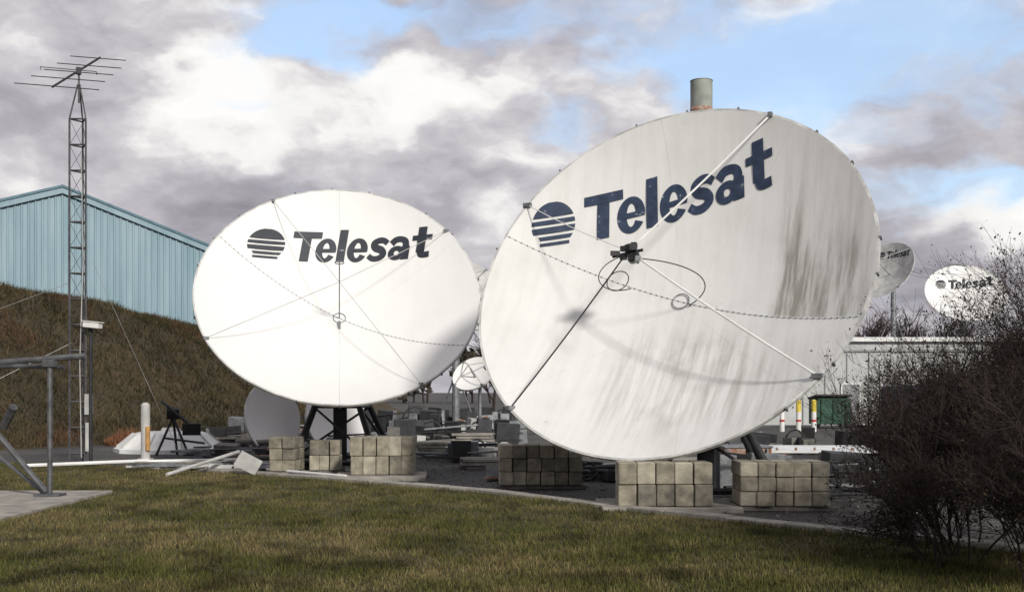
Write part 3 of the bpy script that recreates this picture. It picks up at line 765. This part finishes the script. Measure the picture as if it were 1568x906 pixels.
def van(x,y,c):
    e=empty('parked_van',(x,y,0)); mb=MB()
    prof=[(-2.3,.4),(2.2,.4),(2.3,1.0),(1.5,1.25),(1.0,2.0),(-2.2,2.05),(-2.3,1.9)]
    k=len(prof); mb.add([(x+a,y-.9,z) for a,z in prof]+[(x+a,y+.9,z) for a,z in prof],[tuple(range(k))[::1],tuple(range(2*k-1,k-1,-1))]+[(i,(i+1)%k,k+(i+1)%k,k+i) for i in range(k)])
    mb.obj('body',[c],e,bevel=.05); mb=MB()
    mb.add([(x+1.32,y-.92,1.3),(x+.95,y-.92,1.85),(x+.3,y-.92,1.85),(x+.3,y-.92,1.3)],[(0,1,2,3)])
    mb.add([(x+.2,y-.92,1.3),(x+.2,y-.92,1.85),(x-1.0,y-.92,1.85),(x-1.0,y-.92,1.3)],[(0,1,2,3)]); mb.obj('windows',[M['glass']],e); mb=MB()
    for a in(-1.4,1.45):
        for b in(-.92,.72): mb.tube((x+a,y+b,.34),(x+a,y+b+.2,.34),.34,n=20); 
        mb.tube((x+a,y-.95,.34),(x+a,y-.93,.34),.18,n=14,mi=1)
    mb.obj('wheels',[M['black'],M['steel']],e)
van(20.8,54,M['blue'])
up=empty('utility_line',(27,92,0)); mb=MB()
for xx in(24,75): mb.tube((xx,92,0),(xx,92,13),.16,.11,10); mb.box((xx,92,12.6),(2,.12,.14))
mb.obj('poles',[M['wood']],up); mb=MB()
for o_ in(-.9,0,.9):
    pts=[Vector((24+51*k/20,92+o_*.5,12.7+.25*o_-1.3*math.sin(math.pi*k/20))) for k in range(21)]; mb.path(pts,.02,4)
mb.obj('wires',[M['dark']],up)

# ---------------------------------------------------------------- bare trees and bushes
class Twigs:
    def __init__(s): s.a=[];s.b=[];s.r0=[];s.r1=[];s.tips=[]
    def grow(s,p,d,L,r,lev,kids=(3,4),spread=.55,up=.12):
        seg=3 if lev>1 else 2
        for k in range(seg):
            d=(d+Vector((random.gauss(0,.13),random.gauss(0,.13),random.gauss(0,.1)+up*.5))).normalized()
            q=p+d*(L/seg); s.a.append(p);s.b.append(q);s.r0.append(r*(1-.3*k/seg));s.r1.append(r*(1-.3*(k+1)/seg))
            if lev<=1: s.tips.append(q)
            if k>=1 and lev>0 or (k==0 and lev>1 and random.random()<.6):
                for _ in range(random.randint(*kids)//(1 if k==seg-1 else 2)):
                    sd=(d+Vector((random.gauss(0,spread),random.gauss(0,spread),random.gauss(0,spread)*.8+up))).normalized()
                    s.grow(q,sd,L*random.uniform(.5,.78),r*.58,lev-1,kids,spread,up)
            p=q
    def build(s,name,mats,parent=None,n=3):
        A=np.array([list(v) for v in s.a]);B=np.array([list(v) for v in s.b]); D=B-A; D/=np.linalg.norm(D,axis=1,keepdims=True)+1e-9
        ref=np.where(np.abs(D[:,2:3])<.9,np.array([[0,0,1.]]),np.array([[1.,0,0]])); X=np.cross(D,ref); X/=np.linalg.norm(X,axis=1,keepdims=True); Yv=np.cross(D,X)
        r0=np.array(s.r0)[:,None];r1=np.array(s.r1)[:,None]; m=len(A); V=np.zeros((m,2*n,3))
        for i in range(n):
            t=2*math.pi*i/n; V[:,i]=A+(X*math.cos(t)+Yv*math.sin(t))*r0; V[:,n+i]=B+(X*math.cos(t)+Yv*math.sin(t))*r1
        base=(np.arange(m)*2*n)[:,None]; F=np.concatenate([base+np.array([[i,(i+1)%n,n+(i+1)%n,n+i]]) for i in range(n)])
        return np_mesh(name,V.reshape(-1,3),F,mats,None,parent)
LM=attr_mat('dry_leaves')
def leaves(name,tips,count,size,c1,c2,parent):
    T=np.array([list(t) for t in tips]); idx=rng.integers(0,len(T),count); P=T[idx]+rng.normal(0,.04,(count,3))
    a=rng.normal(0,1,(count,3)); a/=np.linalg.norm(a,axis=1,keepdims=True); b=np.cross(a,rng.normal(0,1,(count,3))); b/=np.linalg.norm(b,axis=1,keepdims=True)
    sz=size*(.5+rng.random((count,1))); V=np.stack([P-a*sz,P+b*sz*.45,P+a*sz,P-b*sz*.45],1)
    f=rng.random((count,1)); col=(np.array(c1)*(1-f)+np.array(c2)*f); C=np.repeat(col[:,None,:],4,1)
    return np_mesh(name,V.reshape(-1,3),np.arange(count*4).reshape(-1,4),[LM],C.reshape(-1,3),parent)
def bush(x,y,h,stems,lev=4,leafn=6000,lean=(0,0),wide=.95,r0=.015,ls=.017):
    e=empty('bare_bush',(x,y,0)); T=Twigs()
    for _ in range(stems):
        a_=random.uniform(0,6.28); t=random.uniform(.1,wide)
        d=Vector((math.cos(a_)*t+lean[0],math.sin(a_)*t*.8+lean[1],1)).normalized()
        T.grow(Vector((x+math.cos(a_)*.15,y+math.sin(a_)*.15,0)),d,h*random.uniform(.3,.46),r0,lev)
    T.build('branches',[M['bark']],e); leaves('leaves',T.tips,leafn,ls,(.012,.014,.008),(.045,.03,.018),e)
    return len(T.a)
tot=0
for (x,y,h,st,lf,ln,wd) in ((4.75,11.6,2.1,6,5000,(-.12,0),.8),(5.45,11.2,2.45,6,5000,(-.05,0),.6),(5.2,12.6,2.3,6,5000,(-.1,0),.8),(6.3,11.6,3.7,7,8000,(-.03,0),.5),(5.9,12.3,3.0,6,6000,(0,0),.5),
    (4.8,9.9,1.5,6,6000,(-.05,0),.8),(5.3,9.3,2.0,6,6000,(0,0),.6),(6.9,13.5,3.0,5,5000,(-.05,0),.7),(7.6,9.0,3.6,5,6000,(0,0),.5),(9.2,7.0,4.2,5,5000,(0,0),.7),(4.3,10.9,1.2,5,4000,(-.05,0),.9)):
    tot+=bush(x,y,h,st,4,lf,ln,wd)
# scrub further back, in front of the building
for (x,y,h) in ((10.4,27.5,2.5),(11.6,28.2,3.1),(12.9,27.2,3.3),(14.2,29,3.4)):
    tot+=bush(x,y,h,6,4,5000,(0,0),.8,.018,.03)
print('twig segments',tot)
def tree(x,y,h,zb=0):
    e=empty('bare_tree',(x,y,0)); T=Twigs(); T.grow(Vector((x,y,zb)),Vector((0,0,1)),h*.42,h*.018,4,(3,4),.5,.15); T.build('branches',[M['bark']],e,4)
for x,y,h in ((31,96,9),(35.5,100,8.5),(28,98,8.5),(41,104,9),(-1.5,90,7),(2,95,8)): tree(x,y,h)
T=Twigs()
for k in range(130):
    x=-220+440*k/129+random.uniform(-2,2); y=random.uniform(170,200)
    T.grow(Vector((x,y,0)),Vector((0,0,1)),random.uniform(3,4.5),.2,3,(3,4),.6,.1)
e=empty('distant_trees',(0,180,0)); T.build('branches',[M['bark']],e); leaves('foliage',T.tips,30000,.6,(.03,.03,.022),(.06,.05,.035),e)

scene.view_settings.view_transform='Standard'; scene.view_settings.look='None'; scene.view_settings.exposure=0
